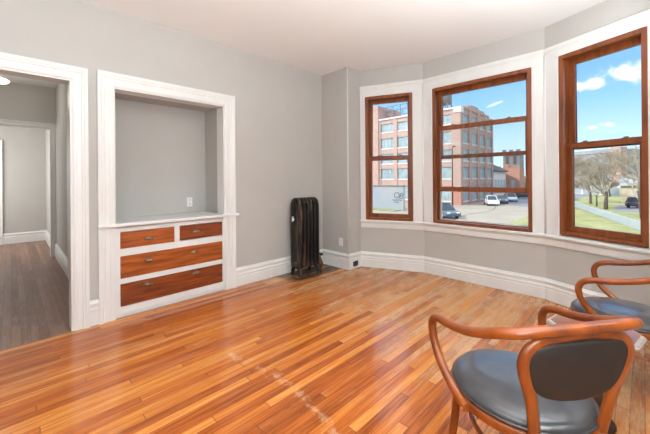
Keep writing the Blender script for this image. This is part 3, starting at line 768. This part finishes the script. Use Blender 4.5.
# rooftop steel frame and tank panel
rf = thing('rooftop_sign_frame', 'rusty steel scaffold standing on the factory roof', 'roof frame', (-33, CYF + 3, ZT - .2))
def rb(mb, a, b, r=.09): mb.tube([(a[0] + 33, a[1] - CYF - 3, a[2] - ZT + .2), (b[0] + 33, b[1] - CYF - 3, b[2] - ZT + .2)], r, n=5)
mb = MB(); xs = [-41.2 + 1.9 * i for i in range(8)]
for x in xs:
    rb(mb, (x, CYF + 2, ZT - .2), (x, CYF + 2, 17.6)); rb(mb, (x, CYF + 4.5, ZT - .2), (x, CYF + 2, 16.9), .06)
for z in (15.4, 16.5, 17.5): rb(mb, (xs[0], CYF + 2, z), (xs[-1], CYF + 2, z), .08)
for a, b in zip(xs, xs[1:]): rb(mb, (a, CYF + 2, 15.4), (b, CYF + 2, 17.5), .05)
mb.build('lattice', 'steel_rust', rf)
tk = thing('rooftop_tank', 'grey steel tank on legs above the factory roof', 'tank', (-28.3, CYF + 4, ZT - .2))
mb = MB(); mb.lathe([(1.25, 2.2), (1.3, 2.3), (1.3, 4.7), (.9, 5.2), (.1, 5.6)], (0, 0, 0), n=16); mb.build('vessel', 'steel_rust', tk)
for sx in (-1, 1):
    for sy in (-1, 1):
        mb = MB(); mb.tube([(sx * 1.05, sy * 1.05, 0), (sx * .85, sy * .85, 2.3)], .12, n=6); mb.build('leg', 'steel_rust', tk)

# gabled hall and brick church block behind the parked cars
def at(x, y, z): return Vector((x, y, z))
def gable_house(name, label, cat, x0, x1, y0, y1, eave, ridge, wall_m, roof_m, nwin=3):
    r = thing(name, label, cat, ((x0 + x1) / 2, y0, G)); ox, oy = (x0 + x1) / 2, y0
    mb = MB(); mb.box(x0 - ox, x1 - ox, 0, y1 - oy, 0, eave - G); mb.build('wall', wall_m, r)
    mb = MB(); mx = (y1 - oy) / 2
    for (ya_, za, yb_, zb) in ((-.5, eave - G - .15, mx, ridge - G), (mx, ridge - G, y1 - oy + .5, eave - G - .15)):
        mb.hexa([(x0 - ox - .4, ya_, za), (x1 - ox + .4, ya_, za), (x1 - ox + .4, yb_, zb), (x0 - ox - .4, yb_, zb), (x0 - ox - .4, ya_, za + .3), (x1 - ox + .4, ya_, za + .3), (x1 - ox + .4, yb_, zb + .3), (x0 - ox - .4, yb_, zb + .3)])
    mb.prism([(0, eave - G), (y1 - oy, eave - G), (mx, ridge - G)], lambda y, z: (x1 - ox - .05, y, z), lambda y, z: (x0 - ox + .05, y, z))
    mb.build('roof', roof_m, r)
    for i in range(nwin):
        xx = x0 - ox + (x1 - x0) * (i + .5) / nwin
        mb = MB(); mb.box(xx - .7, xx + .7, -.05, .05, 1.2, 4.6, 'factory_glass'); mb.box(xx - .85, xx + .85, -.08, .02, 1.0, 1.2, 'stone_pale'); mb.box(xx - .06, xx + .06, -.07, .02, 1.2, 4.6, 'factory_muntin')
        mb.build('window', None, r)
    return r
gh = gable_house('gabled_hall', 'low hall with a dark pitched roof behind parked cars', 'building', -5.6, 5.6, 0, 12, 2.9, 6.0, 'stone_pale', 'roof_dark', 5)
gh.location = (-24.6, 83.4, G); gh.rotation_euler = (0, 0, math.pi / 2)
ch = thing('brick_church', 'orange brick building with a square dark tower behind', 'building', (-25.5, 91.5, G))
mb = MB(); mb.box(-4.0, 3.4, 0, 4.4, 0, 7.6)
for i in range(4): mb.box(-4.0 + i * 2.0, -3.0 + i * 2.0, -.15, .5, 7.6, 8.5 - .5 * (i % 2))
mb.build('wall', 'brick_orange', ch)
mb = MB(); mb.box(-1.6, 2.4, 4.4, 8.4, 0, 11.6)
for (a, b) in ((-1.7, -.9), (-.1, .8), (1.6, 2.5)): mb.box(a, b, 4.2, 4.9, 11.0, 12.6)
tw = mb.build('tower', 'steel_rust', ch); tw['label'] = 'dark square church tower'
for (a, b) in ((-.9, -.2), (.9, 1.6)):
    mb = MB(); mb.box(a, b, 4.25, 4.45, 8.6, 10.8); mb.build('louvre', 'roof_dark', tw)
for i in range(3):
    mb = MB(); mb.box(-2.6 + 2.0 * i, -1.7 + 2.0 * i, -.06, .1, 2, 4.4); mb.build('window', 'factory_glass', ch)

# painted wall at the left of the lot
mw = thing('mural_wall', 'pale painted wall with dark lettering in front of the factory', 'wall', (-29.0, 43.0, G))
mb = MB(); mb.box(-6, 2.9, 0, .35, 0, 3.75); mb.build('panel', 'mural_wall', mw, bevel=.03)
mb = MB(); mb.box(-6.1, 3.0, -.08, .43, 3.75, 3.95); mb.build('coping', 'steel_rust', mw)
fc = bpy.data.curves.new('lettering', 'FONT'); fc.body = 'OB'; fc.size = 1.35; fc.extrude = .01; fc.shear = .15; fc.space_character = .85; fc.offset = -.02
fo = bpy.data.objects.new('lettering', fc); COL.objects.link(fo); fo.parent = mw; fo.location = (1.02, -.02, 2.05); fo.rotation_euler = (math.pi / 2, math.radians(8), 0); fc.materials.append(MATS['mural_ink'])
mb = MB()
for i in range(9):
    x = .85 + i * .2; h = random.uniform(.12, .28); mb.box(x, x + random.uniform(.07, .14), -.02, .0, 1.55 + random.uniform(-.05, .05), 1.55 + h)
for i in range(5): x = 1.15 + i * .2; mb.box(x, x + .12, -.02, .0, 1.22, 1.36)
mb.build('small_lettering', 'mural_ink', mw)
gs = MB(); gs.box(-36, -26.6, 41.2, 43.0, G, G + .12); struct(gs.build('lawn_strip', 'grass'))

# street pole by the factory
pl = thing('street_pole', 'thin dark street light pole before the factory corner', 'pole', (-24.0, 55.9, G))
mb = MB(); mb.tube([(0, 0, 0), (0, 0, 10.2)], [.13, .08], n=8); mb.build('shaft', 'roof_dark', pl)
mb = MB(); mb.tube(catmull([(0, 0, 9.9), (.3, -.5, 10.4), (.9, -1.4, 10.5)], 4), .05, n=6); mb.build('bracket', 'roof_dark', pl)
mb = MB(); mb.box(.75, 1.15, -1.8, -1.3, 10.42, 10.56); mb.build('lamp_head', 'roof_dark', pl, bevel=.03)

# cars
def car(label, loc, rz, m, L_=4.6, Wd=1.8, Hh=1.65, suv=True):
    c = thing('car', label, 'car', loc, rz)
    hl_, hw = L_ / 2, Wd / 2
    low = [(-hl_ + .05, .35), (-hl_, .55), (-hl_ + .02, .9), (-hl_ + .1, 1.0), (hl_ - 1.35, 1.02), (hl_ - .35, .92), (hl_ - .05, .75), (hl_, .5), (hl_ - .05, .32)]
    mb = MB(); mb.prism(low, lambda x, z: (x, -hw, z), lambda x, z: (x, hw, z)); mb.build('body', m, c, bevel=.07, seg=3)
    rb_ = -hl_ + (.25 if suv else .95)
    cab_ = [(-hl_ + .12, 1.0), (hl_ - 1.25, 1.02), (hl_ - 2.0, Hh - .06), (rb_ + .15, Hh - .05)] if suv else [(-hl_ + .5, 1.0), (hl_ - 1.2, 1.02), (hl_ - 2.0, Hh - .06), (rb_ + .25, Hh - .06)]
    def tap(s): return lambda x, z: (x, s * (hw - .06 - .22 * max(0, (z - 1.0) / .6)), z)
    mb = MB(); mb.prism(cab_, tap(-1), tap(1)); mb.build('windows', 'car_glass', c, bevel=.04)
    mb = MB(); x0_, x1_ = cab_[3][0], cab_[2][0]; mb.box(x0_ - .05, x1_ + .06, -hw + .24, hw - .24, Hh - .08, Hh)
    for s in (-1, 1):
        for (xa_, xb_) in ((cab_[0][0], cab_[3][0]), (cab_[1][0], cab_[2][0]), ((cab_[0][0] + cab_[1][0]) / 2 - .1, (cab_[0][0] + cab_[1][0]) / 2 - .15)):
            mb.tube([(xa_, s * (hw - .07), 1.0), (xb_, s * (hw - .26), Hh - .05)], .05, n=6)
    mb.build('roof', m, c, bevel=.03)
    for sx in (-hl_ + .85, hl_ - .9):
        for s in (-1, 1):
            mb = MB(); mb.lathe([(.2, -.11), (.31, -.11), (.34, -.08), (.34, .08), (.31, .11), (.2, .11)], (sx, s * (hw - .1), .34), axis='y', n=18)
            w = mb.build('wheel', 'tyre', c)
            mb = MB(); mb.lathe([(.03, 0), (.2, .0), (.2, s * .02), (.05, s * .035)], (sx, s * (hw + .005), .34), axis='y', n=12); mb.build('hub_cap', 'hub', w)
    for s in (-1, 1):
        mb = MB(); mb.box(hl_ - .14, hl_ - .0, s * (hw - .35) - .2, s * (hw - .35) + .2, .68, .84); mb.build('headlight', 'white_plastic', c, bevel=.03)
        mb = MB(); mb.box(-hl_ - .01, -hl_ + .12, s * (hw - .2) - .12, s * (hw - .2) + .12, .72, .95); mb.build('tail_light', 'brick_orange', c, bevel=.03)
    return c
car('blue grey hatchback at the left of the lot', (-18.1, 39.6, G), math.radians(-38), 'car_blue', 4.7, 1.95, 1.85)
car('white car parked before the factory side wall', (-19.7, 62.6, G), math.radians(-62), 'car_white', 4.5, 1.85, 1.75)
car('dark grey car parked between the white and the silver cars', (-19.6, 68.6, G), math.radians(-70), 'car_grey', 4.5, 1.8, 1.5, False)
car('silver car parked third along the factory side', (-19.9, 75.2, G), math.radians(-66), 'car_silver', 4.7, 1.9, 1.85)
car('dark van parked farthest off by the brick church', (-20.0, 87.5, G), math.radians(5), 'car_dark', 5.0, 1.95, 2.0)
car('dark car standing behind the trees by the beige house', (-.4, 71.5, G + .02), math.radians(70), 'car_dark', 4.8, 1.9, 1.8)
mb = MB(); mb.box(-3.2, 2.5, 62, 76, G, G + .03); struct(mb.build('pavement_drive', 'asphalt'))

# picket fence across the lawn
f0_, f1_ = Vector((-8.6, 68.4, G)), Vector((1.5, 34.9, G)); fd = (f1_ - f0_); fl = fd.length; fd = fd / fl; fn = Vector((-fd.y, fd.x, 0))
fe = thing('picket_fence', 'low white picket fence running across the lawn', 'fence', (f0_ + f1_) / 2, math.atan2(fd.y, fd.x))
mb = MB(); n = int(fl / .16)
for i in range(n):
    a = -fl / 2 + i * .16; mb.prism([(a, .08), (a + .085, .08), (a + .085, .86), (a + .042, .95), (a, .86)], lambda x, z: (x, -.012, z), lambda x, z: (x, .012, z))
mb.build('pickets', 'picket_white', fe)
for z in (.3, .72):
    mb = MB(); mb.box(-fl / 2, fl / 2, .012, .05, z - .04, z + .04); mb.build('rail', 'picket_white', fe)
for i in range(15):
    a = -fl / 2 + fl * i / 14; mb = MB(); mb.box(a - .05, a + .05, .012, .11, 0, 1.0); mb.build('post', 'picket_white', fe)

# bare trees
def tree(label, loc, height, r0, seed, spread=.62, levels=6, lean=(0, 0)):
    rnd = random.Random(seed); t = thing('bare_tree', label, 'tree', loc, 0, 'bare trees behind the fence')
    tr, br = MB(), MB()
    def grow(p, d, L_, r, lv, mbx):
        q = p; pts = [p]; dd = d
        nseg = 3 if lv > 1 else 2
        for i in range(nseg):
            k_ = .07 if lv == levels else .24
            dd = (dd + Vector((rnd.uniform(-k_, k_), rnd.uniform(-k_, k_), rnd.uniform(-.05, .16)))).normalized(); q = q + dd * L_ / nseg; pts.append(q)
        mbx.tube(pts, [r * (1 - .4 * i / nseg) for i in range(nseg + 1)], n=7 if lv == levels else (5 if lv > 2 else 3), cap=False)
        if lv == 0: return
        for k in range(rnd.choice((3, 3, 4)) if lv > 1 else 3):
            az = rnd.uniform(0, 2 * math.pi); tl = rnd.uniform(.45, 1.0) * spread * 1.5
            side = dd.orthogonal().normalized(); side = Matrix.Rotation(az, 3, dd) @ side
            nd = (dd * math.cos(tl) + side * math.sin(tl)).normalized()
            if nd.z < -.15: nd.z *= -.5; nd.normalize()
            grow(pts[-1] if k < 2 else pts[-2], nd, L_ * rnd.uniform(.62, .84), max(r * .55, .024), lv - 1, br)
    grow(Vector((0, 0, -.05)), Vector((lean[0], lean[1], 1)).normalized(), height * .28, r0, levels, tr)
    tr.build('trunk', 'bark', t); br.build('branches', 'twig', t)
    return t
tree('bare tree at the left behind the fence, with a slim trunk', (-6.9, 76.5, G), 10.5, .24, 3)
tree('small bare tree just right of the slim one', (-5.6, 70.5, G), 7.0, .13, 11)
tree('bare tree with a stout dark trunk in the middle of the view', (-4.1, 64.9, G), 10.0, .30, 5)
tree('large bare tree at the right with long low boughs', (-.1, 53.5, G), 12.0, .26, 23, .8, lean=(-.12, 0))
tree('bare tree far off in front of the long grey building', (-14.0, 112, G), 14.0, .2, 8)
tree('bare tree at the right beyond the dark car', (7.0, 94, G), 12.5, .22, 14)
tree('bare tree beyond the stout one near the pale house', (-6.0, 108, G), 15.0, .2, 31)

# long grey building and pale house beyond the trees
def pt(x, depth): q = ray(x, 178) * depth; return Vector((q.x, q.y, G))
a_, b_ = pt(560, 128), pt(622, 104); d_ = (b_ - a_); ln_ = d_.length
lb = thing('warehouse', 'long grey warehouse beyond the bare trees', 'building', a_, math.atan2(d_.y, d_.x))
mb = MB(); mb.box(0, ln_ * .86, 0, 12, 0, 13.3); mb.build('wall', 'roof_grey', lb)
mb = MB(); mb.box(-.3, ln_ * .86, -.3, 12.3, 13.3, 14.6); mb.build('roof', 'roof_grey', lb)
mb = MB(); mb.box(ln_ * .86, ln_, -.4, 2, 0, 14.9); k_ = mb.build('end_block', 'brick_sunny', lb); k_['label'] = 'pink brick end block'
for i in range(8):
    for j in range(3):
        mb = MB(); mb.box(2 + i * 2.9, 3.8 + i * 2.9, -.06, .1, 2.2 + j * 3.6, 4.2 + j * 3.6); mb.build('window', 'factory_glass', lb)
a2, b2 = pt(566, 97), pt(620.5, 81); d2 = b2 - a2
ga = thing('garage_row', 'low pale garage row right behind the bare trees', 'building', a2, math.atan2(d2.y, d2.x))
mb = MB(); mb.box(0, d2.length, 0, 5, 0, 3.1); mb.build('wall', 'stone_pale', ga)
mb = MB(); mb.box(-.2, d2.length + .2, -.3, 5.2, 3.1, 3.4); mb.build('roof', 'roof_grey', ga)
for i in range(6):
    mb = MB(); q = (i + .5) * d2.length / 6; mb.box(q - 1.1, q + 1.1, -.05, .1, .05, 2.3); mb.build('garage_door', 'picket_white', ga)
hs = thing('beige_house', 'small beige house behind the dark car', 'building', (1.2, 83, G))
mb = MB(); mb.box(-4.2, 5, 0, 8, 0, 3.4); mb.build('wall', 'beige_siding', hs)
mb = MB(); mb.prism([(-.5, 3.3), (8.5, 3.3), (4, 5.4)], lambda y, z: (-4.5, y, z), lambda y, z: (5.3, y, z)); mb.build('roof', 'roof_grey', hs)
for x in (-2.6, 1.6):
    mb = MB(); mb.box(x, x + 1.2, -.06, .1, 1.0, 2.4); mb.build('window', 'factory_glass', hs)
# low tree belt closing the view
rnd = random.Random(4); mb = MB()
for i in range(70):
    x = -190 + i * 5.2; r = rnd.uniform(3, 5); c = Vector((x + rnd.uniform(-1, 1), 190 + rnd.uniform(-6, 6), G + r * .7))
    bmesh.ops.create_icosphere(mb.bm, subdivisions=2, radius=r, matrix=Matrix.Translation(c) @ Matrix.Diagonal((1.2, 1, rnd.uniform(.8, 1.2), 1)))
o = mb.build('treeline', 'hedge_green'); tag(o, 'distant grey green tree belt on the horizon', 'trees', None, 'stuff')
